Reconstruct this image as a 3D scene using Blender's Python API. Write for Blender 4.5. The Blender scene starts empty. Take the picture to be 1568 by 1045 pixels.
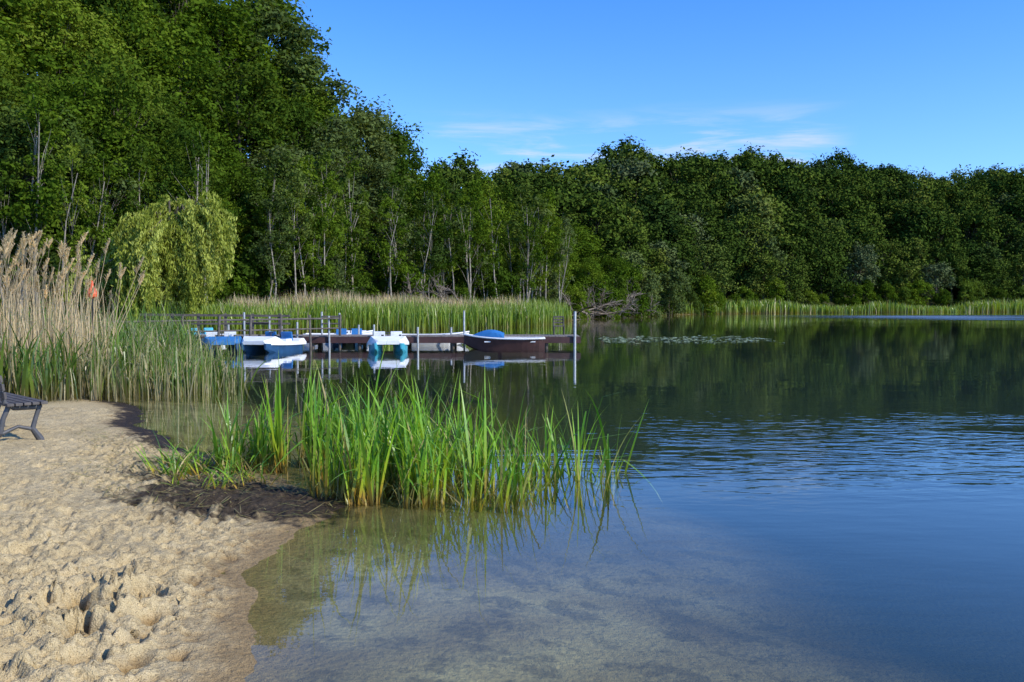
import bpy, math, random
import numpy as np
from mathutils import Vector
random.seed(7); rng=np.random.default_rng(7)
S=bpy.context.scene
TAB=rng.random((256,256))
def vn(x,y,f=1.0,ox=0,oy=0):
    x=np.asarray(x)*f+ox+1000; y=np.asarray(y)*f+oy+1000
    xi=np.floor(x).astype(int); yi=np.floor(y).astype(int); fx=x-xi; fy=y-yi
    fx=fx*fx*(3-2*fx); fy=fy*fy*(3-2*fy)
    a=TAB[xi%256,yi%256]; b=TAB[(xi+1)%256,yi%256]; c=TAB[xi%256,(yi+1)%256]; d=TAB[(xi+1)%256,(yi+1)%256]
    return (a*(1-fx)+b*fx)*(1-fy)+(c*(1-fx)+d*fx)*fy
def sstep(a,b,x):
    t=np.clip((x-a)/(b-a),0,1); return t*t*(3-2*t)

# ------------------------------------------------------------ geography
LAKE=np.array([(-1.19,4.2),(-1.45,4.8),(-1.62,5.4),(-1.74,6.0),(-1.75,6.7),(-1.68,7.1),(-1.5,7.45),(-1.45,7.8),(-1.8,8.3),(-2.6,9.3),
(-3.5,10.5),(-4.3,11.2),(-4.9,12.2),(-5.6,13.2),(-5.9,14.2),(-6.5,15.3),(-7.6,16.6),(-9,18),(-10.5,21),(-12.0,27),(-14.0,33),(-15,40),(-15,50),
(-12,60),(-5,70),(0,78),(5,88),(9,104),(20,130),(32,150),(60,172),(118,195),(200,220),(320,200),(330,-80),(60,-80),(10,-30),(1,-3),(-0.5,1.5)],float)
EDGE=np.array([(-80,-20,16,36),(-38,34,19,32),(-29,50,23,30),(-20.8,65,21.5,30),(-10.8,80,18,28),(-3,88,8,25),(4.8,98,1.5,25),
(14,115,3.0,28),(28,145,8.0,32),(62,180,18.0,36),(118,205,19,36),(220,235,19,36)],float)
def lake_sd(x,y):
    x=np.asarray(x,float);y=np.asarray(y,float)
    best=np.full(x.shape,1e9); ins=np.zeros(x.shape,bool); n=len(LAKE)
    for i in range(n):
        ax,ay=LAKE[i]; bx,by=LAKE[(i+1)%n]; dx,dy=bx-ax,by-ay
        t=np.clip(((x-ax)*dx+(y-ay)*dy)/(dx*dx+dy*dy),0,1)
        best=np.minimum(best,np.hypot(x-ax-t*dx,y-ay-t*dy))
        c=((ay>y)!=(by>y)); 
        if dy!=0: ins^= c & (x < dx*(y-ay)/dy+ax)
    return np.where(ins,-best,best)
def edge_s(x,y):
    x=np.asarray(x,float);y=np.asarray(y,float)
    best=np.full(x.shape,1e9); s=np.zeros(x.shape); R=np.zeros(x.shape); W=np.ones(x.shape)
    for i in range(len(EDGE)-1):
        a=EDGE[i]; b=EDGE[i+1]; dx,dy=b[0]-a[0],b[1]-a[1]
        t=np.clip(((x-a[0])*dx+(y-a[1])*dy)/(dx*dx+dy*dy),0,1)
        d=np.hypot(x-a[0]-t*dx,y-a[1]-t*dy); sg=np.sign(dx*(y-a[1])-dy*(x-a[0])); m=d<best
        best=np.where(m,d,best); s=np.where(m,d*sg,s); R=np.where(m,a[2]+t*(b[2]-a[2]),R); W=np.where(m,a[3]+t*(b[3]-a[3]),W)
    return s,R,W
PITS=[(random.uniform(-6.5,-1.6),random.uniform(3.3,10.5),random.uniform(.022,.075),random.uniform(.012,.032)) for _ in range(1000)]
PITS+=[(-2.5,4.95,.15,.12),(-2.25,4.55,.10,.08),(-2.15,5.15,.10,.065),(-2.75,5.4,.09,.06),(-1.95,4.45,.07,.05),(-2.35,5.35,.07,.06),(-2.9,4.9,.08,.06),(-3.3,5.9,.09,.06),(-2.1,4.2,.09,.06),(-2.65,4.6,.07,.06),(-2.0,4.85,.08,.05)]
def ground_z(x,y,detail=True):
    x=np.asarray(x,float);y=np.asarray(y,float)
    sd=lake_sd(x,y)
    if detail:
        sd=sd+(vn(x,y,1.7)-.5)*.22*np.exp(-np.abs(sd)/1.5)+(vn(x,y,6)-.5)*.08*np.exp(-np.abs(sd)/1.0)+(vn(x,y,15)-.5)*.04*np.exp(-np.abs(sd)/1.0)
    s,R,W=edge_s(x,y)
    zl=.34*(1-np.exp(-np.maximum(sd,0)/3.2))
    zl=zl+R*sstep(0,1,np.maximum(s,0)/W)
    dd=np.maximum(-sd,0)
    zw=-4*(1-np.exp(-dd*.085/4-dd*dd*.004))
    z=np.where(sd>0,zl,zw)
    if detail:
        near=(np.hypot(x,y)<16)
        am=sstep(-.05,.55,sd)*near
        n=(np.abs(vn(x,y,3.5)-.5)*-2+.5)*.018+(vn(x,y,8,3,9)-.5)*.034+(np.abs(vn(x,y,15,5,2)-.5)*-2+.5)*.032+(vn(x,y,31,7,7)-.5)*.030+(vn(x,y,58,17,3)-.5)*.016
        z=z+n*am*(.5+.95*sstep(.3,.75,vn(x,y,1.1,20,4)))
        z=z+((vn(x,y,5,40,3)-.5)*.012)*near*(1-am)
        for px,py,r,dp in PITS:
            m=(np.abs(x-px)<r*3)&(np.abs(y-py)<r*3)
            if m.any():
                q=np.hypot((x[m]-px),(y[m]-py)*.8)/r*(1+.9*(vn(x[m],y[m],13)-.5)+.5*(vn(x[m],y[m],34)-.5))
                z[m]+= (-dp*np.exp(-q**4*.8)+dp*.45*np.exp(-(q-1.45)**2*5))*sstep(.0,.4,sd[m])
    return z,sd,s
def gz(x,y):
    return float(ground_z(np.array([x]),np.array([y]),False)[0][0])

# ------------------------------------------------------------ helpers
def new_mesh_np(name,V,Q,col=None,mi=None,mats=(),smooth=False):
    me=bpy.data.meshes.new(name); V=np.asarray(V,np.float32); Q=np.asarray(Q,np.int32)
    me.vertices.add(len(V)); me.vertices.foreach_set("co",V.ravel())
    me.loops.add(Q.size); me.loops.foreach_set("vertex_index",Q.ravel())
    me.polygons.add(len(Q)); me.polygons.foreach_set("loop_start",np.arange(0,Q.size,4,dtype=np.int32))
    if mi is not None: me.polygons.foreach_set("material_index",np.asarray(mi,np.int32))
    me.polygons.foreach_set("use_smooth",np.full(len(Q),smooth))
    me.update(calc_edges=True)
    if col is not None:
        c=np.ones((len(V),4),np.float32); c[:,:col.shape[1]]=col
        at=me.color_attributes.new("col",'FLOAT_COLOR','POINT'); at.data.foreach_set("color",c.ravel())
    for m in mats: me.materials.append(m)
    return me
def add_obj(name,me,parent=None,loc=(0,0,0)):
    o=bpy.data.objects.new(name,me); S.collection.objects.link(o); o.location=loc
    if parent: o.parent=parent
    return o
class Acc:
    def __init__(s): s.V=[];s.Q=[];s.C=[];s.M=[];s.n=0
    def add(s,V,Q,C,m=0):
        s.V.append(V);s.Q.append(np.asarray(Q)+s.n);s.C.append(C);s.M.append(np.full(len(Q),m));s.n+=len(V)
    def mesh(s,name,mats,smooth=False):
        return new_mesh_np(name,np.concatenate(s.V),np.concatenate(s.Q),np.concatenate(s.C),np.concatenate(s.M),mats,smooth)
def tube(pts,rads,k=6,c=(.5,.5,.5)):
    pts=np.asarray(pts,float); n=len(pts); V=[]
    for i in range(n):
        d=pts[min(i+1,n-1)]-pts[max(i-1,0)]; d=d/(np.linalg.norm(d)+1e-9)
        u=np.cross(d,(0,0,1) if abs(d[2])<.9 else (1,0,0)); u/=np.linalg.norm(u); v=np.cross(d,u)
        for j in range(k):
            a=2*math.pi*j/k; V.append(pts[i]+rads[i]*(math.cos(a)*u+math.sin(a)*v))
    Q=[(i*k+j,i*k+(j+1)%k,(i+1)*k+(j+1)%k,(i+1)*k+j) for i in range(n-1) for j in range(k)]
    return np.array(V),np.array(Q),np.tile(np.array(c,float),(len(V),1))
def leafquads(P,Nn,size,col,asp=.55):
    N=len(P); r=rng.normal(size=(N,3)); t=np.cross(Nn,r); t/=np.linalg.norm(t,axis=1)[:,None]+1e-9
    b=np.cross(Nn,t); b/=np.linalg.norm(b,axis=1)[:,None]+1e-9
    s=size[:,None]
    V=np.stack([P-t*s,P+b*s*asp,P+t*s,P-b*s*asp],1).reshape(-1,3)
    Q=np.arange(N*4).reshape(N,4)
    return V,Q,np.repeat(col,4,axis=0)
def blades(B,H,W,az,th0,bend,pw=1.6,kink=None,K=7,rnd=None,kind=0.0,face=None,tipw=.04,flat=.35):
    """curved tapered leaves: B base, H length, th0 lean, bend extra lean at the tip"""
    N=len(B); us=np.linspace(0,1,K+1); P=np.zeros((N,K+1,3)); P[:,0]=B
    for i in range(K):
        u=(i+.5)/K; th=th0+bend*u**pw
        if kink is not None: th=th+np.where(u>kink[0],kink[1],0)
        d=np.stack([np.sin(th)*np.cos(az),np.sin(th)*np.sin(az),np.cos(th)],1)
        P[:,i+1]=P[:,i]+d*(H/K)[:,None]
    if face is None: face=az+math.pi/2+rng.normal(0,.5,N)
    side=np.stack([np.cos(face),np.sin(face),np.zeros(N)],1)
    wp=np.where(us<flat,.75+.25*us/flat,(1-((us-flat)/(1-flat))**1.7)); wp=np.maximum(wp,tipw)
    off=side[:,None,:]*(W[:,None]*wp[None,:]*.5)[:,:,None]
    V=np.stack([P-off,P+off],2).reshape(-1,3)
    q=[];
    for i in range(K): q.append([2*i,2*i+1,2*i+3,2*i+2])
    q=np.array(q); Q=(q[None]+np.arange(N)[:,None,None]*2*(K+1)).reshape(-1,4)
    if rnd is None: rnd=rng.random(N)
    C=np.zeros((N,K+1,2,3)); C[...,0]=us[None,:,None]; C[...,1]=rnd[:,None,None]; C[...,2]=np.asarray(kind).reshape(-1,1,1) if np.ndim(kind) else kind
    return V,Q,C.reshape(-1,3)

# ------------------------------------------------------------ materials
def mat(name):
    m=bpy.data.materials.new(name); m.use_nodes=True; nt=m.node_tree; nt.nodes.clear()
    return m,nt,nt.nodes,nt.links
def nd(ns,t,**kw):
    n=ns.new(t)
    for k,v in kw.items():
        if k in n.inputs: n.inputs[k].default_value=v
        else: setattr(n,k,v)
    return n
def ramp(ns,stops,interp='LINEAR'):
    r=ns.new('ShaderNodeValToRGB'); cr=r.color_ramp; cr.interpolation=interp
    while len(cr.elements)<len(stops): cr.elements.new(.5)
    for e,(p,c) in zip(cr.elements,stops): e.position=p; e.color=(*c,1)
    return r
def mixc(ns,ls,fac,a,b,mode='MIX'):
    m=ns.new('ShaderNodeMix'); m.data_type='RGBA'; m.blend_type=mode
    for i,v in ((0,fac),(6,a),(7,b)):
        if hasattr(v,'is_linked') : ls.new(v,m.inputs[i])
        else: m.inputs[i].default_value=v if i==0 else (*v,1)
    return m.outputs[2]
def mth(ns,ls,op,a,b=0.,clamp=False):
    m=ns.new('ShaderNodeMath'); m.operation=op; m.use_clamp=clamp
    for i,v in ((0,a),(1,b)):
        if hasattr(v,'is_linked'): ls.new(v,m.inputs[i])
        else: m.inputs[i].default_value=v
    return m.outputs[0]
def maprange(ns,ls,v,a,b,c=0.,d=1.):
    m=ns.new('ShaderNodeMapRange'); m.interpolation_type='SMOOTHSTEP'; ls.new(v,m.inputs[0])
    for i,q in enumerate((a,b,c,d)): m.inputs[i+1].default_value=q
    return m.outputs[0]
def leaf_mat(name,stops,transl=.3,objvar=True,grey=(.13,.155,.075)):
    m,nt,ns,ls=mat(name)
    at=nd(ns,'ShaderNodeAttribute',attribute_name='col'); sp=nd(ns,'ShaderNodeSeparateColor'); ls.new(at.outputs['Color'],sp.inputs[0])
    r=ramp(ns,stops); 
    if objvar:
        oi=ns.new('ShaderNodeObjectInfo')
        f=mth(ns,ls,'ADD',mth(ns,ls,'MULTIPLY',sp.outputs[0],.5),mth(ns,ls,'MULTIPLY',oi.outputs['Random'],.5)); ls.new(f,r.inputs[0])
        o2=mth(ns,ls,'FRACT',mth(ns,ls,'MULTIPLY',oi.outputs['Random'],17.3))
        col=mixc(ns,ls,maprange(ns,ls,o2,.75,1.,0,.6),r.outputs[0],grey)
        o3=mth(ns,ls,'FRACT',mth(ns,ls,'MULTIPLY',oi.outputs['Random'],41.7))
        col=mixc(ns,ls,maprange(ns,ls,o3,.6,1.,0,.6),col,(.022,.050,.010))
    else:
        ls.new(sp.outputs[0],r.inputs[0]); col=r.outputs[0]
    d=ns.new('ShaderNodeBsdfDiffuse'); ls.new(col,d.inputs[0]); last=d.outputs[0]
    if transl>0:
        t=ns.new('ShaderNodeBsdfTranslucent'); tc=mixc(ns,ls,1.,col,(1.25,1.15,.4),'MULTIPLY'); ls.new(tc,t.inputs[0])
        mx=ns.new('ShaderNodeMixShader'); mx.inputs[0].default_value=transl; ls.new(d.outputs[0],mx.inputs[1]); ls.new(t.outputs[0],mx.inputs[2]); last=mx.outputs[0]
    o=ns.new('ShaderNodeOutputMaterial'); ls.new(last,o.inputs[0]); return m
def simple(name,c,rough=.6,var=.25,scale=8,metal=0,bump=.0):
    m,nt,ns,ls=mat(name); tc=ns.new('ShaderNodeTexCoord'); n=nd(ns,'ShaderNodeTexNoise',Scale=scale,Detail=5.); ls.new(tc.outputs['Object'],n.inputs[0])
    r=ramp(ns,[(.3,tuple(v*(1-var) for v in c)),(.7,tuple(min(1,v*(1+var)) for v in c))]); ls.new(n.outputs[0],r.inputs[0])
    p=nd(ns,'ShaderNodeBsdfPrincipled',Roughness=rough,Metallic=metal); ls.new(r.outputs[0],p.inputs['Base Color'])
    if bump:
        b=nd(ns,'ShaderNodeBump',Strength=bump,Distance=.01); ls.new(n.outputs[0],b.inputs['Height']); ls.new(b.outputs[0],p.inputs['Normal'])
    o=ns.new('ShaderNodeOutputMaterial'); ls.new(p.outputs[0],o.inputs[0]); return m
M_leaf=leaf_mat('broadleaf_foliage',[(0,(.034,.068,.007)),(.4,(.075,.132,.011)),(.75,(.125,.19,.016)),(1,(.19,.235,.03))],.30)
M_leaf2=leaf_mat('distant_foliage',[(0,(.024,.042,.008)),(.4,(.050,.084,.012)),(.75,(.09,.128,.018)),(1,(.15,.17,.03))],.0)
M_willow=leaf_mat('willow_foliage',[(0,(.12,.15,.02)),(.5,(.28,.33,.05)),(1,(.46,.50,.12))],.35,False)
M_bark=simple('bark',(.085,.07,.05),.9,.4,6)
M_pale=simple('pale_bark',(.26,.23,.18),.85,.5,3)
M_dead=simple('dead_wood',(.20,.16,.12),.9,.4,5)
def reed_mat(name,stops,dead,transl=.35,rough=.35,deadmix=.85):
    m,nt,ns,ls=mat(name)
    at=nd(ns,'ShaderNodeAttribute',attribute_name='col'); sp=nd(ns,'ShaderNodeSeparateColor'); ls.new(at.outputs['Color'],sp.inputs[0])
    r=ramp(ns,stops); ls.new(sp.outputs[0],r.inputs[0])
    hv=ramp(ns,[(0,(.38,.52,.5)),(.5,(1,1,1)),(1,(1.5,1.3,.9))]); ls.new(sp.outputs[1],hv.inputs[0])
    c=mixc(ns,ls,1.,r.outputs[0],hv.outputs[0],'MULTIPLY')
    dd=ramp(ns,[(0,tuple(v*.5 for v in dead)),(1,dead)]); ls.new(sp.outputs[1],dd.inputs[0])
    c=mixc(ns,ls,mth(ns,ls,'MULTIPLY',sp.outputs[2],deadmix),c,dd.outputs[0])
    p=nd(ns,'ShaderNodeBsdfPrincipled',Roughness=rough); p.inputs['Specular IOR Level'].default_value=.4; ls.new(c,p.inputs['Base Color'])
    t=ns.new('ShaderNodeBsdfTranslucent'); tc=mixc(ns,ls,1.,c,(1.3,1.2,.4),'MULTIPLY'); ls.new(tc,t.inputs[0])
    mx=ns.new('ShaderNodeMixShader'); mx.inputs[0].default_value=transl; ls.new(p.outputs[0],mx.inputs[1]); ls.new(t.outputs[0],mx.inputs[2])
    o=ns.new('ShaderNodeOutputMaterial'); ls.new(mx.outputs[0],o.inputs[0]); return m
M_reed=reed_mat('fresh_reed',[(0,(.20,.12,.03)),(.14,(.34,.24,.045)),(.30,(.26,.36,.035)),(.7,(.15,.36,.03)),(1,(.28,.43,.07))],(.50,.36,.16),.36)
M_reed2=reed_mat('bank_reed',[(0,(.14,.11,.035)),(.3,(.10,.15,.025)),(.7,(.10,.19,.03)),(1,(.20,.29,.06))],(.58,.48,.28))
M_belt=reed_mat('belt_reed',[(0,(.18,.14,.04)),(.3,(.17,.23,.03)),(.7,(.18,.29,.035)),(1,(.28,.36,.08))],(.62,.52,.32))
M_plume=reed_mat('reed_plume',[(0,(.5,.4,.25)),(1,(.5,.4,.25))],(.80,.65,.42),.3,.8)

# terrain
def ground_mat():
    m,nt,ns,ls=mat('ground')
    g=ns.new('ShaderNodeNewGeometry'); pos=g.outputs['Position']; sx=ns.new('ShaderNodeSeparateXYZ'); ls.new(pos,sx.inputs[0]); z=sx.outputs[2]
    at=nd(ns,'ShaderNodeAttribute',attribute_name='col'); sp=nd(ns,'ShaderNodeSeparateColor'); ls.new(at.outputs['Color'],sp.inputs[0])
    def noise(sc,d=4.,r=.6):
        n=nd(ns,'ShaderNodeTexNoise',Scale=sc,Detail=d,Roughness=r); ls.new(pos,n.inputs[0]); return n.outputs[0]
    n1=noise(1.6,3.); n2=noise(22.); n3=noise(160.,2.); n4=noise(5.,3.)
    r=ramp(ns,[(.25,(.35,.26,.13)),(.5,(.52,.405,.215)),(.75,(.64,.51,.29))]); ls.new(mth(ns,ls,'ADD',mth(ns,ls,'MULTIPLY',n2,.6),mth(ns,ls,'MULTIPLY',n1,.4)),r.inputs[0])
    grain=ramp(ns,[(.35,(.60,.56,.50)),(.5,(1,1,1)),(.68,(1.22,1.22,1.22))]); ls.new(n3,grain.inputs[0])
    c=mixc(ns,ls,.85,r.outputs[0],grain.outputs[0],'MULTIPLY')
    spk=maprange(ns,ls,noise(70.,2.),.64,.69); c=mixc(ns,ls,mth(ns,ls,'MULTIPLY',spk,.75),c,(.09,.065,.04))
    # mud & leaf litter
    mudc=ramp(ns,[(.3,(.022,.016,.010)),(.6,(.07,.05,.03)),(.75,(.18,.13,.075))]); ls.new(n2,mudc.inputs[0])
    mf=maprange(ns,ls,mth(ns,ls,'ADD',sp.outputs[0],mth(ns,ls,'MULTIPLY',mth(ns,ls,'SUBTRACT',n4,.5),1.4)),.28,.66)
    c=mixc(ns,ls,mf,c,mudc.outputs[0])
    # wetness near the water line
    zz=mth(ns,ls,'ADD',z,mth(ns,ls,'MULTIPLY',mth(ns,ls,'SUBTRACT',n4,.5),.06))
    wet=maprange(ns,ls,zz,.0,.075,1.,0.); c=mixc(ns,ls,wet,c,mixc(ns,ls,1.,c,(.60,.52,.42),'MULTIPLY'))
    # lake bed: sand, silt patches, light lost in the water painted as darker colour with depth
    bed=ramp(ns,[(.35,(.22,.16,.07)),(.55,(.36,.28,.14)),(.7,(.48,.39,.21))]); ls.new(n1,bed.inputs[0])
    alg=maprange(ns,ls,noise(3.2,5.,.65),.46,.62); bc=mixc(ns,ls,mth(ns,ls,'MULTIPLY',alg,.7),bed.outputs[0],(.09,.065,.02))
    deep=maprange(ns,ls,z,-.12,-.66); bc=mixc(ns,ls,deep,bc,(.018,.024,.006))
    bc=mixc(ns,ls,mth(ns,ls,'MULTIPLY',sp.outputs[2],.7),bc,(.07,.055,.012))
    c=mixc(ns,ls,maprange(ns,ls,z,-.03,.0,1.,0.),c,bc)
    fl=ramp(ns,[(.3,(.02,.022,.008)),(.6,(.05,.06,.02)),(.8,(.09,.09,.035))]); ls.new(n4,fl.inputs[0])
    c=mixc(ns,ls,sp.outputs[1],c,fl.outputs[0])
    p=ns.new('ShaderNodeBsdfPrincipled'); ls.new(c,p.inputs['Base Color']); p.inputs['Specular IOR Level'].default_value=.25
    ls.new(mth(ns,ls,'SUBTRACT',.95,mth(ns,ls,'MULTIPLY',wet,.4)),p.inputs['Roughness'])
    h=mth(ns,ls,'ADD',mth(ns,ls,'MULTIPLY',n3,.3),n2)
    b=nd(ns,'ShaderNodeBump',Strength=1.,Distance=.032); ls.new(h,b.inputs['Height']); ls.new(b.outputs[0],p.inputs['Normal'])
    o=ns.new('ShaderNodeOutputMaterial'); ls.new(p.outputs[0],o.inputs[0]); return m
def axis(segs):
    out=[segs[0][0]]
    for a,b,st in segs:
        n=max(1,int(round((b-a)/st))); out+=list(np.linspace(a,b,n+1)[1:])
    return np.array(out)
xs=axis([(-3000,-400,400),(-400,-100,25),(-100,-30,4),(-30,-9,1),(-9,-5.5,.06),(-5.5,-1.2,.018),(-1.2,2.5,.06),(2.5,12,.6),(12,60,4),(60,240,8),(240,400,20),(400,3000,400)])
ys=axis([(-3000,-400,400),(-400,-60,30),(-60,0,5),(0,3,.4),(3,7,.018),(7,11,.034),(11,17,.10),(17,40,.7),(40,130,3),(130,300,6),(300,500,20),(500,4000,400)])
X,Y=np.meshgrid(xs,ys,indexing='ij'); Xf=X.ravel(); Yf=Y.ravel()
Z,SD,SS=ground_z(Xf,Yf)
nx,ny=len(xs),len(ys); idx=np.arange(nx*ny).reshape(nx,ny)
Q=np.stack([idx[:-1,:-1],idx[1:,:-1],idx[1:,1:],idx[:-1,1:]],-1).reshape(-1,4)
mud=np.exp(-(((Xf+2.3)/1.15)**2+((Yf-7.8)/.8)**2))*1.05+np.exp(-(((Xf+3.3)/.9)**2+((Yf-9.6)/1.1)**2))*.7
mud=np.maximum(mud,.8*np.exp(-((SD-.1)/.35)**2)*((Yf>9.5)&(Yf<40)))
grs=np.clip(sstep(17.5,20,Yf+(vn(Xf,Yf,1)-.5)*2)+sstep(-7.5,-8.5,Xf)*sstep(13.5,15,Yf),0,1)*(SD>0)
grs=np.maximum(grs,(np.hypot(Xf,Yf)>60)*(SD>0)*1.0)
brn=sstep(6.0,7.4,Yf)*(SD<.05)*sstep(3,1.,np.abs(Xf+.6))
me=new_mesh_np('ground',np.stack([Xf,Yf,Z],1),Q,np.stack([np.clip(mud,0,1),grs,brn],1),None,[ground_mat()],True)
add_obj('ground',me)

# water
def water_mat():
    m,nt,ns,ls=mat('lake_water')
    g=ns.new('ShaderNodeNewGeometry'); pos=g.outputs['Position']; sx=ns.new('ShaderNodeSeparateXYZ'); ls.new(pos,sx.inputs[0])
    def noise(sc,scl=(1,1,1),d=2.,r=.5,rot=0.):
        mp=ns.new('ShaderNodeMapping'); mp.inputs['Scale'].default_value=scl; mp.inputs['Rotation'].default_value=(0,0,rot); ls.new(pos,mp.inputs[0])
        n=nd(ns,'ShaderNodeTexNoise',Scale=sc,Detail=d,Roughness=r); ls.new(mp.outputs[0],n.inputs[0]); return n.outputs[0]
    a=noise(.9,(.6,1,1),2.,.5,.2); b=noise(5.,(.4,1,1),2.,.5,-.12); c=noise(.12,(.5,1,1),1.); e=noise(.5,(.3,1,1),2.)
    patch=maprange(ns,ls,c,.42,.62)
    ybr=maprange(ns,ls,sx.outputs[1],7.2,9.5); ybr2=maprange(ns,ls,sx.outputs[1],11.,19.,1.,0.); xr=maprange(ns,ls,sx.outputs[0],.3,2.6)
    breeze=mth(ns,ls,'MULTIPLY',mth(ns,ls,'MULTIPLY',mth(ns,ls,'MULTIPLY',ybr,ybr2),xr),maprange(ns,ls,e,.3,.6,.35,1.6))
    far=mth(ns,ls,'MULTIPLY',mth(ns,ls,'MULTIPLY',maprange(ns,ls,sx.outputs[1],86.,112.),maprange(ns,ls,sx.outputs[1],118.,150.,1.,0.)),maprange(ns,ls,sx.outputs[0],20.,60.))
    amp=mth(ns,ls,'ADD',mth(ns,ls,'ADD',.10,mth(ns,ls,'MULTIPLY',patch,.18)),mth(ns,ls,'ADD',mth(ns,ls,'MULTIPLY',breeze,1.15),mth(ns,ls,'MULTIPLY',far,6.)))
    h=mth(ns,ls,'ADD',mth(ns,ls,'MULTIPLY',a,.8),mth(ns,ls,'MULTIPLY',mth(ns,ls,'MULTIPLY',b,amp),1.1))
    bp=nd(ns,'ShaderNodeBump',Strength=1.,Distance=.006); ls.new(h,bp.inputs['Height'])
    vm=ns.new('ShaderNodeVectorMath'); vm.operation='DOT_PRODUCT'; ls.new(g.outputs['Incoming'],vm.inputs[0]); ls.new(bp.outputs[0],vm.inputs[1])
    cs=mth(ns,ls,'ABSOLUTE',vm.outputs['Value']); om=mth(ns,ls,'SUBTRACT',1.,cs,True)
    fr=mth(ns,ls,'ADD',.022,mth(ns,ls,'MULTIPLY',mth(ns,ls,'POWER',om,5.),.978),True)
    gl=nd(ns,'ShaderNodeBsdfGlossy',Roughness=.015); gl.inputs[0].default_value=(1,1,1,1); ls.new(bp.outputs[0],gl.inputs['Normal'])
    ls.new(mth(ns,ls,'ADD',.015,mth(ns,ls,'MULTIPLY',mth(ns,ls,'MULTIPLY',far,maprange(ns,ls,noise(.09,(.25,1,1),3.),.38,.6,.15,1.)),.38)),gl.inputs['Roughness'])
    tr=ns.new('ShaderNodeBsdfTransparent'); tr.inputs[0].default_value=(.87,.92,.80,1)
    mx=ns.new('ShaderNodeMixShader'); ls.new(fr,mx.inputs[0]); ls.new(tr.outputs[0],mx.inputs[1]); ls.new(gl.outputs[0],mx.inputs[2])
    o=ns.new('ShaderNodeOutputMaterial'); ls.new(mx.outputs[0],o.inputs[0]); return m
me=bpy.data.meshes.new('lake_water'); me.from_pydata([(-40,-90,0),(345,-90,0),(345,235,0),(-40,235,0)],[],[(0,1,2,3)]); me.materials.append(water_mat())
add_obj('lake_water',me)

# ------------------------------------------------------------ trees
def tree_mesh(name,H,R,base,nb,lpb,ls_,bark=None,trunk_r=.22,limb=1.0,peak=.55,clump=.26,lm=None):
    """irregular crown: leaf clumps spread over a lumpy ovoid, widest at relative height `peak`"""
    A=Acc(); top=np.array([rng.normal(0,.5),rng.normal(0,.5),H*.86])
    pts=[np.array([0,0,-.6]),np.array([rng.normal(0,.15),rng.normal(0,.15),H*.3]),np.array([rng.normal(0,.35),rng.normal(0,.35),H*.6]),top]
    A.add(*tube(pts,[trunk_r*1.2,trunk_r*.85,trunk_r*.5,.03],6),1)
    ph=rng.uniform(0,6.28,4)
    for i in range(nb):
        h=base+(1-base)*rng.beta(1.4,1.15); t=(h-base)/(1-base)
        prof=math.sqrt(max(0,1-((t-peak)/(1-peak if t>peak else peak*1.25))**2))
        a=i*2.399+rng.normal(0,.5); lob=1+.22*math.sin(2*a+ph[0]+t*5)+.16*math.sin(3*a+ph[1]-t*7)
        rr=R*prof*lob*rng.uniform(.25,1)**.5
        c=np.array([math.cos(a)*rr,math.sin(a)*rr,H*(h-.03)+rng.normal(0,.4)])
        rb=R*clump*math.exp(rng.normal(0,.34))
        tz=c[2]*rng.uniform(.55,.82); k=tz/(H*.86)
        s0=np.array([top[0]*k,top[1]*k,tz])
        if rng.random()<.5: A.add(*tube([s0,(s0+c)/2+np.array([0,0,.15*rr]),c],[.06*limb*(1.2-h),.035*limb,.012*limb],3),1)
        n=int(lpb*(rb/(R*.25))**2*rng.uniform(.7,1.2))
        d=rng.normal(size=(n,3)); d/=np.linalg.norm(d,axis=1)[:,None]
        lump=1+.42*np.sin(d[:,0]*6+i)*np.sin(d[:,1]*6+2*i)+.3*np.sin(d[:,2]*6+i)
        r=rb*rng.uniform(.3,1.15,n)**.75*lump
        P=c+d*r[:,None]*np.array([1.05,1.05,.98]); P[:,2]-=.22*(P[:,0]-c[0])**2/rb+.22*(P[:,1]-c[1])**2/rb
        Nn=d*.75+rng.normal(size=(n,3))*.5+np.array([0,0,.12]); Nn/=np.linalg.norm(Nn,axis=1)[:,None]
        sh=np.clip(rng.uniform(.05,.95)+rng.normal(0,.16,n),0,1)
        A.add(*leafquads(P,Nn,ls_*rng.uniform(.5,1.3,n),np.stack([sh,sh,sh],1)),0)
    return A.mesh(name,[lm or M_leaf,bark or M_bark])
big=[tree_mesh('broadleaf_tree_%d'%i,18,rng.uniform(3.4,4.8),rng.uniform(.08,.28),76,140,.225,peak=rng.uniform(.45,.75)) for i in range(8)]
farT=[tree_mesh('broadleaf_far_%d'%i,18,rng.uniform(3.6,5.2),rng.uniform(.12,.34),74,75,.32,peak=rng.uniform(.5,.78),lm=M_leaf2) for i in range(7)]
fine=[tree_mesh('broadleaf_fine_%d'%i,18,rng.uniform(3.6,4.8),rng.uniform(.06,.2),130,240,.16,peak=rng.uniform(.45,.7),clump=.21) for i in range(4)]
bush=[tree_mesh('bush_%d'%i,5,2.0,.02,30,150,.15,trunk_r=.06,limb=.5,peak=.4) for i in range(4)]
pole=[tree_mesh('slender_tree_%d'%i,13,1.6,.38,26,65,.14,M_pale,.085,limb=.35) for i in range(4)]
forest=bpy.data.objects.new('hillside_forest',None); S.collection.objects.link(forest)
def put(meshes,x,y,h,base_h,name=None,lean=0.03,wid=1.):
    o=add_obj(name or 'forest_tree',random.choice(meshes),None if name else forest,(x,y,gz(x,y)-.1))
    k=h/base_h; w=k*random.uniform(.88,1.2)*wid; o.scale=(w,w,k); o.rotation_euler=(random.gauss(0,lean),random.gauss(0,lean),random.uniform(0,6.28)); return o
SP=5.5
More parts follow.
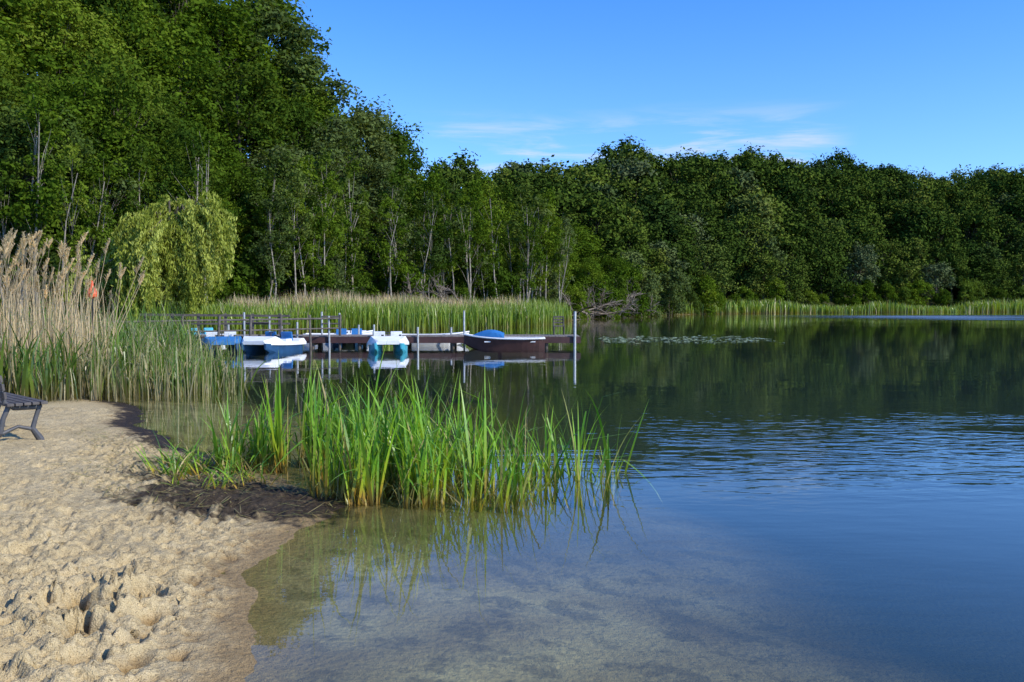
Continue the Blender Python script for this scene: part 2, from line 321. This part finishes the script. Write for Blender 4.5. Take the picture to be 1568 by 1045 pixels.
gx,gy=np.meshgrid(np.arange(-80,230,SP),np.arange(15,300,SP)); gx=gx+(np.arange(gx.shape[0])%2)[:,None]*SP/2; gx=gx.ravel()+rng.uniform(-1.8,1.8,gx.size); gy=gy.ravel()+rng.uniform(-1.8,1.8,gy.size)
s,R_,W_=edge_s(gx,gy); cnt=0
for x,y,ss,w in zip(gx,gy,s,W_):
    if y<20 or not(-.70<x/y<.64) or ss<1.2 or ss>w+2: continue
    if y>130 and random.random()<.18: continue
    if y<125:
        h=(7.5+9.5*float(sstep(0,20,ss)))*random.uniform(.80,1.15)
    else: h=(12+7*float(sstep(0,14,ss)))*random.uniform(.80,1.14)
    if x/y>-.1: h*=.86+.14*float(sstep(150,190,y))
    if x<-20 and y<60: h=random.uniform(13,18)
    cnt+=1; wid=1.28 if h<12 else 1.1
    if y<72 and ss<14: put(fine,x,y,h,18,'deciduous_tree',.04,wid)
    elif y<125: put(big,x,y,h,18,None,.05,wid)
    else: put(farT,x,y,h,18,None,.04,wid)
# edge bushes, slender trunks
for i in range(len(EDGE)-1):
    a,b=EDGE[i],EDGE[i+1]; L=math.hypot(*(b-a)[:2]); dx,dy=(b-a)[:2]/L
    n=int(L/(2.4 if a[1]<110 else 4.2))
    for j in range(n):
        t=(j+random.random())/n*L; o=random.uniform(-1.2,2.2); x=a[0]+dx*t-dy*o; y=a[1]+dy*t+dx*o
        if y<20 or not(-.70<x/y<.64): continue
        put(bush,x,y,random.uniform(2.0,5.5)*(1.25 if y>110 else 1),5)
    if a[1]>=50 and a[1]<90:
        for j in range(int(L/.75)):
            t=random.random()*L; o=random.uniform(-2.6,2.2); x=a[0]+dx*t-dy*o; y=a[1]+dy*t+dx*o
            put(pole,x,y,random.uniform(8,14),13,None,.09)
print('TREES',cnt)

# willow: arching arms with hanging curtains of twigs
def willow():
    A=Acc()
    A.add(*tube([(0,0,-.4),(.1,0,1.2),(.0,.1,2.4),(.3,0,4.4)],[.42,.33,.28,.12],8),1)
    arms=[]
    for k in range(17):
        arms.append((k*137.5+rng.normal(0,15),rng.uniform(.8,2.3),rng.uniform(5.3,7.1),(.9,0)))
    for k in range(9): arms.append((160+rng.uniform(-50,50),rng.uniform(2.6,4.4),rng.uniform(3.0,4.3),(.1,0)))
    for ang,reach,ht,(ox,oy) in arms:
        a=math.radians(ang); dr=np.array([math.cos(a),math.sin(a),0])
        p0=np.array([ox*.5,oy,min(3.0,ht*.6)]); pk=np.array([ox,oy,0])+dr*reach*.55+np.array([0,0,ht]); pe=np.array([ox,oy,0])+dr*reach+np.array([0,0,ht-rng.uniform(.5,1.1)])
        A.add(*tube([p0,(p0*.45+pk*.55)+np.array([0,0,.3]),pk,pe],[.11,.07,.045,.015],4),1)
        for s_ in range(26):
            u=rng.uniform(.15,1.1); q=(pk*(1-u)+pe*u) if u>.3 else (p0*.3+pk*.7); q=q+np.clip(np.array([rng.normal(0,.42),rng.normal(0,.42),rng.normal(.05,.25)]),-.8,.8)
            x,y,zt=q; out=dr
            L=min(zt-.3,rng.uniform(.6,2.0) if rng.random()<.55 else rng.uniform(2.0,4.2)); 
            if L<.3: continue
            n=int(L*70)
            uu=rng.random(n); P=q+out*(np.minimum(uu*L,.6)*.8)[:,None]+np.stack([rng.normal(0,.09,n)+.25*np.sin(uu*4+s_)*uu,rng.normal(0,.09,n),-uu*L+.18*np.sin(np.minimum(uu*L*3,3.1))],1)
            Nn=rng.normal(size=(n,3)); Nn[:,2]*=.3; Nn/=np.linalg.norm(Nn,axis=1)[:,None]
            t=np.array([0,0,-1.])+rng.normal(0,.4,(n,3)); t/=np.linalg.norm(t,axis=1)[:,None]; b=np.cross(Nn,t); b/=np.linalg.norm(b,axis=1)[:,None]+1e-9
            sz=rng.uniform(.08,.15,n)[:,None]; V=np.stack([P-t*sz,P+b*sz*.3,P+t*sz,P-b*sz*.3],1).reshape(-1,3)
            sh=np.clip(rng.uniform(.05,1)+rng.normal(0,.15,n),0,1); A.add(V,np.arange(n*4).reshape(n,4),np.repeat(np.stack([sh]*3,1),4,0),0)
    me=A.mesh('weeping_willow',[M_willow,M_bark]); o=add_obj('weeping_willow',me,None,(-17.8,45,.25)); o.scale=(1.0,1.0,1.0)
willow()

# ------------------------------------------------------------ reeds
def inpoly(x,y,P):
    ins=np.zeros(x.shape,bool); n=len(P)
    for i in range(n):
        ax,ay=P[i];bx,by=P[(i+1)%n]
        if ay!=by: ins^=((ay>y)!=(by>y))&(x<(bx-ax)*(y-ay)/(by-ay)+ax)
    return ins
def sample(P,n,dens=None):
    P=np.array(P,float); out=[];
    lo=P.min(0);hi=P.max(0); X=[];Y=[];c=0
    while c<n:
        x=rng.uniform(lo[0],hi[0],n*2);y=rng.uniform(lo[1],hi[1],n*2); m=inpoly(x,y,P)
        if dens is not None: m&=rng.random(n*2)<dens(x,y)
        X.append(x[m]);Y.append(y[m]);c+=m.sum()
    return np.concatenate(X)[:n],np.concatenate(Y)[:n]
def reed_mass(name,poly,n,hr,w,mt,deadf=.15,dens=None,K=5,plume=0,hfun=None,bend=(.2,.9),lean=.07,dead_patch=0.):
    x,y=sample(poly,n,dens); z=np.maximum(ground_z(x,y,False)[0],-.4)-.02
    H=rng.uniform(hr[0],hr[1],n); 
    if hfun is not None: H=H*hfun(x,y)
    df=deadf+dead_patch*sstep(.5,.7,vn(x,y,.7,60,11))
    kind=(rng.random(n)<df)*rng.uniform(.6,1,n)
    kk=(rng.uniform(.5,.85,n),np.where(rng.random(n)<.12,rng.uniform(.6,1.6,n),0.))
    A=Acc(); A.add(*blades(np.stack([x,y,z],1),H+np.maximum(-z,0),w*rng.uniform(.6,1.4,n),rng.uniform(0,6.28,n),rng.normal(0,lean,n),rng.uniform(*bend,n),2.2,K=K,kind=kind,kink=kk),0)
    if plume:
        xs_,ys_=sample(poly,plume,dens); zz=np.maximum(ground_z(xs_,ys_,False)[0],-.2)
        for a,b,c in zip(xs_,ys_,zz):
            h=rng.uniform(1.9,3.0); l=rng.normal(.10,.10)
            p0=np.array([a,b,c]); p1=p0+np.array([l*.3*h,0,h*.55]); p2=p0+np.array([l*h,rng.normal(0,.1),h])
            A.add(*tube([p0,p1,p2],[.009,.008,.004],3,(.5,rng.random(),1.)),1)
            m=75; u=rng.random(m); dr=np.array([l+rng.normal(0,.15)+.15,rng.normal(0,.1),.75])*rng.uniform(.6,1.1); B=p2+dr*(u*.42-.1)[:,None]
            A.add(*blades(B,rng.uniform(.06,.15,m)*(1.15-u*.75),np.full(m,.020),rng.uniform(0,6.28,m),rng.uniform(.1,.6,m),rng.uniform(.2,.9,m),K=2,kind=1.,rnd=np.clip(rng.uniform(.2,1)+rng.normal(0,.15,m),0,1)),1)
    add_obj(name,A.mesh(name,[mt,M_plume]))
# foreground clump: shoots with fans of leaves
def clump():
    A=Acc()
    polyA=[(-3.1,9.2),(-2.5,8.3),(-1.6,7.9),(-.6,7.9),(.05,8.2),(.45,9.0),(.5,9.6),(-.6,10.1),(-2.2,10.2),(-3.0,10.0)]
    dens=lambda x,y: np.where(x<-.25,1.,.55)*(.12+.88*(vn(x,y,2.6)>.46))
    x,y=sample(polyA,215,dens)
    x=np.concatenate([x,rng.uniform(.45,.8,4),[.72,.95,1.02,1.08]]); y=np.concatenate([y,rng.uniform(8.8,9.5,4),[9.2,9.0,9.15,9.4]])
    z=np.maximum(ground_z(x,y,False)[0],-.3)
    for a,b,c in zip(x,y,z):
        h=rng.uniform(.6,1.32)*(1. if a<-.15 else (.75 if a<.6 else .92))*(0.8 if a<-2.7 else 1.); m=rng.integers(4,8); 
        az=rng.uniform(0,6.28,m); B=np.array([a,b,c-.02])+rng.normal(0,.04,(m,3))*np.array([1,1,0])
        H=h*rng.uniform(.45,1.12,m)+max(0,-c); kk=(rng.uniform(.4,.85,m),np.where(rng.random(m)<.3,rng.uniform(.7,1.9,m),0.))
        kind=np.where(rng.random(m)<.08,rng.uniform(.5,1,m),0)
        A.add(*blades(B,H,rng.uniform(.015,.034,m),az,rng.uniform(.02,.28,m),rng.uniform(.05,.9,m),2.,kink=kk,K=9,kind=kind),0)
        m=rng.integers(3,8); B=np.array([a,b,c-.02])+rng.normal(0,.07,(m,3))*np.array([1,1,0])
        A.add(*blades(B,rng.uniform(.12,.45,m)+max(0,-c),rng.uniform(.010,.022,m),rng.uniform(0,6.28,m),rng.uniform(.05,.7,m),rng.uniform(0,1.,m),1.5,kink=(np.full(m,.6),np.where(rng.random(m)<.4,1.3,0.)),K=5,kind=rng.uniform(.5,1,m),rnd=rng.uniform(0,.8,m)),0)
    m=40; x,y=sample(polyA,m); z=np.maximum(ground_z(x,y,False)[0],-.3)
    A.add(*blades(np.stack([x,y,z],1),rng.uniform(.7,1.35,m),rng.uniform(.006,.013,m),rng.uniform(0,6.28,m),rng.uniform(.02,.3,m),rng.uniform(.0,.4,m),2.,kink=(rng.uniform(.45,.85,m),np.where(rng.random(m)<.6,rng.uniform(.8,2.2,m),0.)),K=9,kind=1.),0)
    add_obj('reed_clump',A.mesh('reed_clump',[M_reed]))
clump()
def low_grass():
    A=Acc(); x,y=sample([(-3.6,8.6),(-3.2,8.2),(-2.5,8.0),(-2.3,8.5),(-2.9,9.2),(-3.5,9.9),(-3.8,9.4)],40); z=ground_z(x,y,False)[0]
    for a,b,c in zip(x,y,z):
        m=rng.integers(5,10); A.add(*blades(np.array([a,b,c-.01])+rng.normal(0,.03,(m,3))*np.array([1,1,0]),rng.uniform(.15,.5,m),rng.uniform(.011,.022,m),rng.uniform(0,6.28,m),rng.uniform(.3,.9,m),rng.uniform(.4,1.4,m),1.4,K=7,kind=(rng.random(m)<.2)*1.),0)
    add_obj('shore_grass',A.mesh('shore_grass',[M_reed]))
    A=Acc(); x,y=sample([(-4.2,8.2),(-3.2,7.2),(-2.0,7.0),(-1.5,7.4),(-1.6,8.6),(-3.0,9.6),(-4.5,10.6),(-5.5,12.2),(-6.0,12.0),(-4.8,10.0)],750); z=ground_z(x,y,True)[0]; n=len(x)
    A.add(*blades(np.stack([x,y,np.maximum(z,0)+.015],1),rng.uniform(.05,.35,n),rng.uniform(.004,.013,n),rng.uniform(0,6.28,n),rng.uniform(1.35,1.6,n),rng.uniform(-.1,.15,n),K=3,kind=rng.uniform(.6,1,n)),0)
    x=rng.uniform(-6,-1.9,160);y=rng.uniform(3.6,10,160);z=ground_z(x,y,True)[0]
    A.add(*blades(np.stack([x,y,z+.006],1),rng.uniform(.03,.12,160),rng.uniform(.003,.008,160),rng.uniform(0,6.28,160),rng.uniform(1.4,1.6,160),rng.uniform(-.1,.1,160),K=3,kind=1.,rnd=rng.uniform(0,.3,160)),0)
    add_obj('reed_litter',A.mesh('reed_litter',[M_reed]))
low_grass()
bank=[(-10.5,14.2),(-8.0,14.6),(-7.6,16.4),(-6.3,17.5),(-6.0,20),(-7.4,22),(-9.2,25),(-12,34),(-18,34),(-18,15)]
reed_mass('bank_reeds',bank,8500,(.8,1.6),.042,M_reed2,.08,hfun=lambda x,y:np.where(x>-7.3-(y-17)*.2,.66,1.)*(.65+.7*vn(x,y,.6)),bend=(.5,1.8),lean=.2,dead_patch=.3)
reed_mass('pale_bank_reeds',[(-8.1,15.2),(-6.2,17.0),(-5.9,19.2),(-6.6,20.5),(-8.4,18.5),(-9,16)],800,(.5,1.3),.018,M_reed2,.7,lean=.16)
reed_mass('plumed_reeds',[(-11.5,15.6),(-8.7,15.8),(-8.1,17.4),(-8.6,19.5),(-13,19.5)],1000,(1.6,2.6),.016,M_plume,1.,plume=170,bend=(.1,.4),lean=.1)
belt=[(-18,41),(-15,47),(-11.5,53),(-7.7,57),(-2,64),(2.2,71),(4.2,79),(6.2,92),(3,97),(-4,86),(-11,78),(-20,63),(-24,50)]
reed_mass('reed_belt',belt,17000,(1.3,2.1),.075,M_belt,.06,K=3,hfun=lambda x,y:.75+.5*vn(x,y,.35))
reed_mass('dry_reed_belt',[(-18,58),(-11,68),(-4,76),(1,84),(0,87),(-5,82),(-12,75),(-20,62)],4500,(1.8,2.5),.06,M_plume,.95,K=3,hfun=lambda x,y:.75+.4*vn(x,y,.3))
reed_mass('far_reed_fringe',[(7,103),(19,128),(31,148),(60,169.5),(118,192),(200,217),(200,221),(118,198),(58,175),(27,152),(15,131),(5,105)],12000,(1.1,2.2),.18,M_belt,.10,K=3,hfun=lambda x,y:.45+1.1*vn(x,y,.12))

# ------------------------------------------------------------ object builder
class MB:
    def __init__(s): s.v=[];s.f=[];s.m=[]
    def raw(s,V,F,m=0):
        n=len(s.v); s.v+=[tuple(p) for p in V]; s.f+=[tuple(i+n for i in f) for f in F]; s.m+=[m]*len(F)
    def box(s,c,d,m=0,rz=0,rx=0,ry=0):
        from mathutils import Euler
        R=Euler((rx,ry,rz)).to_matrix(); V=[Vector(c)+R@Vector((sx*d[0]/2,sy*d[1]/2,sz*d[2]/2)) for sx in(-1,1) for sy in(-1,1) for sz in(-1,1)]
        s.raw(V,[(0,1,3,2),(4,6,7,5),(0,4,5,1),(2,3,7,6),(0,2,6,4),(1,5,7,3)],m)
    def tube(s,pts,r,m=0,k=8):
        V,Q,_=tube(pts,r if hasattr(r,'__len__') else [r]*len(pts),k); n=len(pts)
        s.raw(V,[tuple(q) for q in Q]+[tuple(range(k))[::-1],tuple(range((n-1)*k,n*k))],m)
    def loft(s,rings,m=0,close=True):
        k=len(rings[0]); V=[p for r in rings for p in r]
        F=[(i*k+j,i*k+(j+1)%k,(i+1)*k+(j+1)%k,(i+1)*k+j) for i in range(len(rings)-1) for j in range(k)]
        if close: F+=[tuple(range(k))[::-1],tuple(range((len(rings)-1)*k,len(rings)*k))]
        s.raw(V,F,m)
    def obj(s,name,mats,loc=(0,0,0),rz=0,parent=None,bev=.0):
        me=bpy.data.meshes.new(name); me.from_pydata(s.v,[],s.f); 
        for q in mats: me.materials.append(q)
        me.polygons.foreach_set('material_index',s.m); me.update()
        o=add_obj(name,me,parent,loc); o.rotation_euler[2]=rz
        if bev:
            b=o.modifiers.new('b','BEVEL'); b.width=bev; b.segments=2; b.limit_method='ANGLE'
        return o
M_deck=simple('weathered_planks',(.20,.17,.145),.85,.35,5); M_maroon=simple('maroon_fascia',(.060,.024,.020),.7,.3,4)
M_post=simple('galvanised_post',(.42,.43,.42),.5,.2,10,.3); M_wood=simple('dark_timber',(.10,.085,.07),.85,.4,6)
M_white=simple('white_fibreglass',(.74,.75,.74),.35,.12,3); M_blue=simple('blue_fibreglass',(.03,.15,.36),.35,.2,3)
M_teal=simple('turquoise_fibreglass',(.05,.33,.42),.35,.15,3); M_red=simple('orange_red_paint',(.65,.10,.03),.5,.15,5); M_dk=simple('dark_rubber',(.03,.03,.03),.7)
M_dkblue=simple('navy_hull_paint',(.015,.06,.14),.4,.25,3)
M_iron=simple('grey_cast_iron',(.07,.07,.072),.55,.2,12); M_slat=simple('bench_slats',(.085,.075,.068),.7,.4,9)
# jetty
j=MB(); x=-14.2
while x<2.72:
    j.box((x+.07,36.7,.47),(.13,1.5,.045),0); x+=.14
for yy in (35.93,37.47): j.box((-5.75,yy,.32),(16.95,.06,.24),1)
j.box((2.76,36.7,.32),(.06,1.48,.24),1)
for xx in np.arange(-13.8,2.6,1.9):
    for yy in (36.05,37.3): j.tube([(xx,yy,-1.5),(xx,yy,.2+.2)],.075,3)
    j.box((xx,36.7,.16),(.12,1.4,.12),3)
def wx(px,d): return (px-784)/1358*d
for px,top,yy in ((880,1.48,35.85),(711,1.5,37.55),(455,1.05,35.85),(493,1.45,37.55),(505,1.3,35.85),(519,1.4,37.55),(374,1.45,35.85),(412,1.25,37.55),(573,.95,35.85),(640,.85,35.85),(350,.95,35.85),(432,.9,35.85),(548,.9,37.55),(690,.8,37.55)):
    j.tube([(wx(px,yy),yy,-1.3),(wx(px,yy)+random.gauss(0,.02),yy,top)],.042 if px!=880 else .055,2)
for a,b,zz in ((493,519,1.25),(493,519,.95),(374,412,1.0)): j.tube([(wx(a,37.5),37.5,zz),(wx(b,37.5),37.5,zz)],.03,3)
for xx in np.arange(-15.6,-9.6,1.15):
    j.box((xx,37.62,.75),(.09,.09,1.25),3)
j.box((-12.6,37.56,1.3),(6.4,.04,.1),3,ry=.008); j.box((-12.6,37.56,.95),(6.4,.04,.08),3)
j.box((-15.2,36.7,.42),(2.2,1.5,.05),0)
for dx in (0,.42): 
    j.tube([(1.75+dx,37.3,.4),(1.75+dx,37.3,1.25)],.025,3)
    j.tube([(1.75+dx,36.9,.4),(1.75+dx,36.9,.85)],.025,3)
j.box((1.96,37.1,.86),(.48,.45,.04),3)
for zz in (1.0,1.12,1.24): j.box((1.96,37.33,zz),(.46,.03,.06),3)
j.obj('wooden_jetty',[M_deck,M_maroon,M_post,M_wood])

def pedal_boat(px,py,rz,hull,deck,L=2.9,Wd=1.5,seat=None):
    b=MB()
    for sx in (-1,1):   # twin floats
        rings=[]
        for t in np.linspace(0,1,11):
            y=-L/2+L*t; w=.27*(1-max(0,(t-.6)/.4)**2.2*.85)*(1-max(0,(.15-t)/.15)**2*.4); zb=-.12+.30*max(0,(t-.65)/.35)**2; zt=.30+.10*t**2
            cx=sx*(Wd/2-.28)
            rings.append([(cx-w,y,zt),(cx-w*.95,y,zb+.1),(cx-w*.5,y,zb),(cx+w*.5,y,zb),(cx+w*.95,y,zb+.1),(cx+w,y,zt)])
        b.loft(rings,0)
    rings=[]
    for t in np.linspace(0,1,13):   # deck shell with raised nose
        y=-L/2+.02+(L-.06)*t; w=Wd/2*(1-max(0,(t-.75)/.25)**2*.45)+.03; z=.31+.09*t*t; h=.09+.20*max(0,(t-.62)/.2 if t<.82 else (1-t)/.18)+(.10 if t<.12 else 0)
        rings.append([(-w,y,z-.05),(-w,y,z+.04),(-w*.86,y,z+h),(w*.86,y,z+h),(w,y,z+.04),(w,y,z-.05)])
    b.loft(rings,1)
    for sx in (-.33,.33):
        b.box((sx,-.35,.45),(.46,.46,.12),1); b.box((sx,-.64,.60),(.44,.09,.34),2,rx=-.25); b.box((sx,-.36,.525),(.36,.36,.03),2)
        b.tube([(sx-.18,.55,.58),(sx+.18,.55,.58)],.025,3); b.box((sx-.12,.55,.64),(.1,.06,.1),3); b.box((sx+.12,.55,.52),(.1,.06,.1),3)
    b.tube([(0,.1,.45),(0,.02,.75)],.02,3); b.tube([(-.1,.02,.75),(.1,.02,.75)],.018,3)
    b.obj('pedal_boat',[hull,deck,seat or M_white,M_dk],(px,py,-.06),rz,bev=.015)
pedal_boat(wx(338,33.5),33.6,math.pi+.35,M_dkblue,M_blue,seat=M_white)
pedal_boat(wx(412,33.5),33.8,math.pi-.2,M_dkblue,M_white,seat=M_blue)
pedal_boat(wx(594,34),34.0,math.pi+.15,M_teal,M_white)
pedal_boat(wx(535,39),39.2,.1,M_dkblue,M_white,seat=M_blue)
pedal_boat(wx(297,40),40,.9,M_white,M_white,seat=M_teal)
def rowing_boat(x,y,rz,hull,L=3.3,Wd=1.25,cover=False,rim=None):
    b=MB(); rings=[]
    for t in np.linspace(0,1,15):
        y0=-L/2+L*t; w=Wd/2*(1-abs(2*t-.85)**3*.55 if t<.5 else 1-((t-.42)/.58)**2.6*.96); w=max(w,.03); top=.42+.18*t**3+.04*(1-t)**2; kb=-.12+.36*max(0,(t-.7)/.3)**2
        wi=max(w-.05,.012); fl=min(top-.04,kb+.1)
        rings.append([(0,y0,kb),(w*.72,y0,kb+.08),(w,y0,top),(wi,y0,top),(wi*.66,y0,fl),(0,y0,fl),(-wi*.66,y0,fl),(-wi,y0,top),(-w,y0,top),(-w*.72,y0,kb+.08)])
    b.loft(rings,0)
    for k in (1,-1):
        b.tube([(k*r[2][0]*1.02,r[2][1],r[2][2]) for r in rings],.035,1,6)
    for yy in (-1.1,-.25,.65): b.box((0,yy,.33),(Wd*.86,.24,.04),1)
    if cover:
        rr=[]
        for t in np.linspace(.0,1,9):
            yy=.0+t*1.35; w=.5*(1-t*.55); h=.5+.24*math.sin(math.pi*min(1,t*.9+.15))
            rr.append([(-w,yy,.44),(-w*.8,yy,h-.05),(0,yy,h+.05),(w*.8,yy,h-.05),(w,yy,.44)])
        b.loft(rr,2)
    b.obj('rowing_boat',[hull,M_white if rim is None else rim,M_blue],(x,y,-.02),rz,bev=0)
rowing_boat(wx(772,35),35.1,math.pi/2,M_maroon,3.2,1.3,True)
rowing_boat(wx(665,38.5),38.6,-math.pi/2,M_white,3.0,1.2)
rowing_boat(wx(480,34.6),39.6,-math.pi/2+.1,M_white,3.0,1.2)
rowing_boat(wx(284,34),32.8,.4,M_white,1.9,1.0)
def buoy(x,y,z,s=1.):
    b=MB(); rings=[]
    for zz,r in ((-.2,.05),(-.12,.17),(0,.2),(.12,.17),(.3,.07),(.5,.045),(.55,.01)): rings.append([(r*s*math.cos(a),r*s*math.sin(a),zz*s) for a in np.linspace(0,2*math.pi,13)[:-1]])
    b.loft(rings,0); b.tube([(0,0,-z),(0,0,-.1)],.02,1); b.obj('marker_buoy',[M_red,M_dk],(x,y,z))
buoy(wx(142,18.2),18.2,2.0,.5); buoy(wx(216,26),26,.25,.8)
f=MB()
for i in range(9):
    xx=-15.0+i*1.0; yy=30+i*.75; f.tube([(xx,yy,-.5),(xx+random.gauss(0,.04),yy,1.35)],.05,0)
f.tube([(-15,30,1.15),(-7,36,1.2)],.035,0); f.tube([(-15,30,.75),(-7,36,.8)],.03,0)
f.obj('timber_fence',[M_wood])

# bench
def bench():
    b=MB(); L=1.7
    for yy in (0.12,L-.12):
        b.tube([(.0,yy,.80),(.02,yy,.62),(.06,yy,.46),(.16,yy,.40),(.40,yy,.39),(.47,yy,.40)],[.022,.025,.032,.035,.032,.022],1,8)
        b.tube([(.44,yy,.39),(.40,yy,.27),(.36,yy,.13),(.44,yy,.0),(.46,yy,-.06)],[.03,.028,.035,.045,.045],1,8)
        b.tube([(.10,yy,.42),(.04,yy,.28),(.0,yy,.1),(-.08,yy,-.06)],[.032,.03,.035,.04],1,8)
        b.tube([(.02,yy,.10),(.2,yy,.17),(.37,yy,.12)],[.025,.022,.025],1,8)
    for k in range(5): b.box((.09+.093*k,L/2,.445),(.078,L,.035),0)
    for k in range(3): b.box((.035-.02*k,L/2,.56+.1*k),(.03,L,.082),0,ry=-.15)
    X_,Y_=-6.0,10.4
    b.obj('park_bench',[M_slat,M_iron],(X_,Y_,gz(X_,Y_)+.0),.8,bev=.005)
bench()

# lily pads
A=MB()
for i in range(260):
    x=random.uniform(4.3,12.8); y=44+random.gauss(0,2.0)+ (x-8)*.25; r=random.uniform(.08,.19); a0=random.uniform(0,6.28)
    A.raw([(x,y,.012)]+[(x+r*math.cos(a0+a),y+r*math.sin(a0+a),.014+random.uniform(0,.03)) for a in np.linspace(.2,6.0,9)],[(0,k,k+1) for k in range(1,9)])
A.obj('lily_pads',[simple('lily_pad',(.26,.30,.10),.35,.3,4)])
# fallen branches
A=Acc()
def branch(p,d,L,r,depth):
    pts=[np.array(p)];dd=np.array(d,float)
    for i in range(4): dd=dd+rng.normal(0,.16,3); dd/=np.linalg.norm(dd); pts.append(pts[-1]+dd*L/4)
    A.add(*tube(pts,[r,r*.8,r*.6,r*.4,r*.15],4,(.5,.5,.5)),0)
    if depth:
        for k in range(5): branch(pts[rng.integers(1,4)],dd+rng.normal(0,.6,3),L*.5,r*.5,depth-1)
for i in range(34):
    t=rng.random(); x=6.5+t*11; y=100+t*20+rng.normal(0,1.2); branch((x,y,rng.uniform(.0,1.2)),(rng.normal(-.3,.8),rng.normal(-.5,.4),rng.uniform(-.15,.5)),rng.uniform(3,5),.11,2)
add_obj('fallen_branches',A.mesh('fallen_branches',[M_dead]))
A=Acc()
for i in range(6): branch((-8+i*.8,76+i*.5,1.4),(rng.normal(-.6,.5),-.4,.5),rng.uniform(2.5,4.5),.1,2)
add_obj('dead_branch',A.mesh('dead_branch',[M_dead]))

# ------------------------------------------------------------ sky, sun, camera
EL=math.radians(36); sv=Vector((.88,-.46,0)).normalized(); D=Vector((sv.x*math.cos(EL),sv.y*math.cos(EL),math.sin(EL)))
w=bpy.data.worlds.new('World'); S.world=w; w.use_nodes=True; ns=w.node_tree.nodes; ls=w.node_tree.links; bg=ns['Background']
sk=ns.new('ShaderNodeTexSky'); sk.sky_type='NISHITA'; sk.sun_disc=False; sk.sun_elevation=EL; sk.sun_rotation=math.atan2(D.x,D.y); sk.ozone_density=3.; sk.dust_density=.3; sk.air_density=1.0
tc=ns.new('ShaderNodeTexCoord'); sx=ns.new('ShaderNodeSeparateXYZ'); ls.new(tc.outputs['Generated'],sx.inputs[0])
mp=ns.new('ShaderNodeMapping'); mp.inputs['Scale'].default_value=(6,6,48); mp.inputs['Rotation'].default_value=(0,.02,0); mp.inputs['Location'].default_value=(3.3,0,1.7); ls.new(tc.outputs['Generated'],mp.inputs[0])
cn=nd(ns,'ShaderNodeTexNoise',Scale=1.,Detail=7.,Roughness=.6,Distortion=.4); ls.new(mp.outputs[0],cn.inputs[0])
cf=maprange(ns,ls,cn.outputs[0],.44,.72); band=mth(ns,ls,'MULTIPLY',maprange(ns,ls,sx.outputs[2],.12,.15),maprange(ns,ls,sx.outputs[2],.165,.22,1.,0.))
az=mth(ns,ls,'MULTIPLY',maprange(ns,ls,sx.outputs[0],-.14,-.06),maprange(ns,ls,sx.outputs[0],.30,.36,1.,0.))
cf=mth(ns,ls,'MULTIPLY',mth(ns,ls,'MULTIPLY',cf,band),az)
tn=mixc(ns,ls,maprange(ns,ls,sx.outputs[2],.08,.40),(.86,1.30,2.0),(.47,1.10,2.05))
tint=mixc(ns,ls,1.,sk.outputs[0],tn,'MULTIPLY')
cc=mixc(ns,ls,mth(ns,ls,'MULTIPLY',cf,.9),tint,(5.4,6.0,6.8)); ls.new(cc,bg.inputs[0]); bg.inputs[1].default_value=.135
sun=bpy.data.lights.new('sun','SUN'); sun.energy=5.; sun.angle=math.radians(.5); sun.color=(1,.93,.80)
so=bpy.data.objects.new('sun',sun); S.collection.objects.link(so); so.rotation_euler=D.to_track_quat('Z','Y').to_euler()
cam=bpy.data.cameras.new('camera'); cam.lens=31.18; cam.sensor_width=36; cam.clip_end=9000; cam.clip_start=.05
co=bpy.data.objects.new('camera',cam); S.collection.objects.link(co); co.location=(0,0,1.8); co.rotation_euler=(math.radians(90-2.42),0,0); S.camera=co
S.view_settings.view_transform='Standard'; S.view_settings.look='None'; S.view_settings.exposure=0
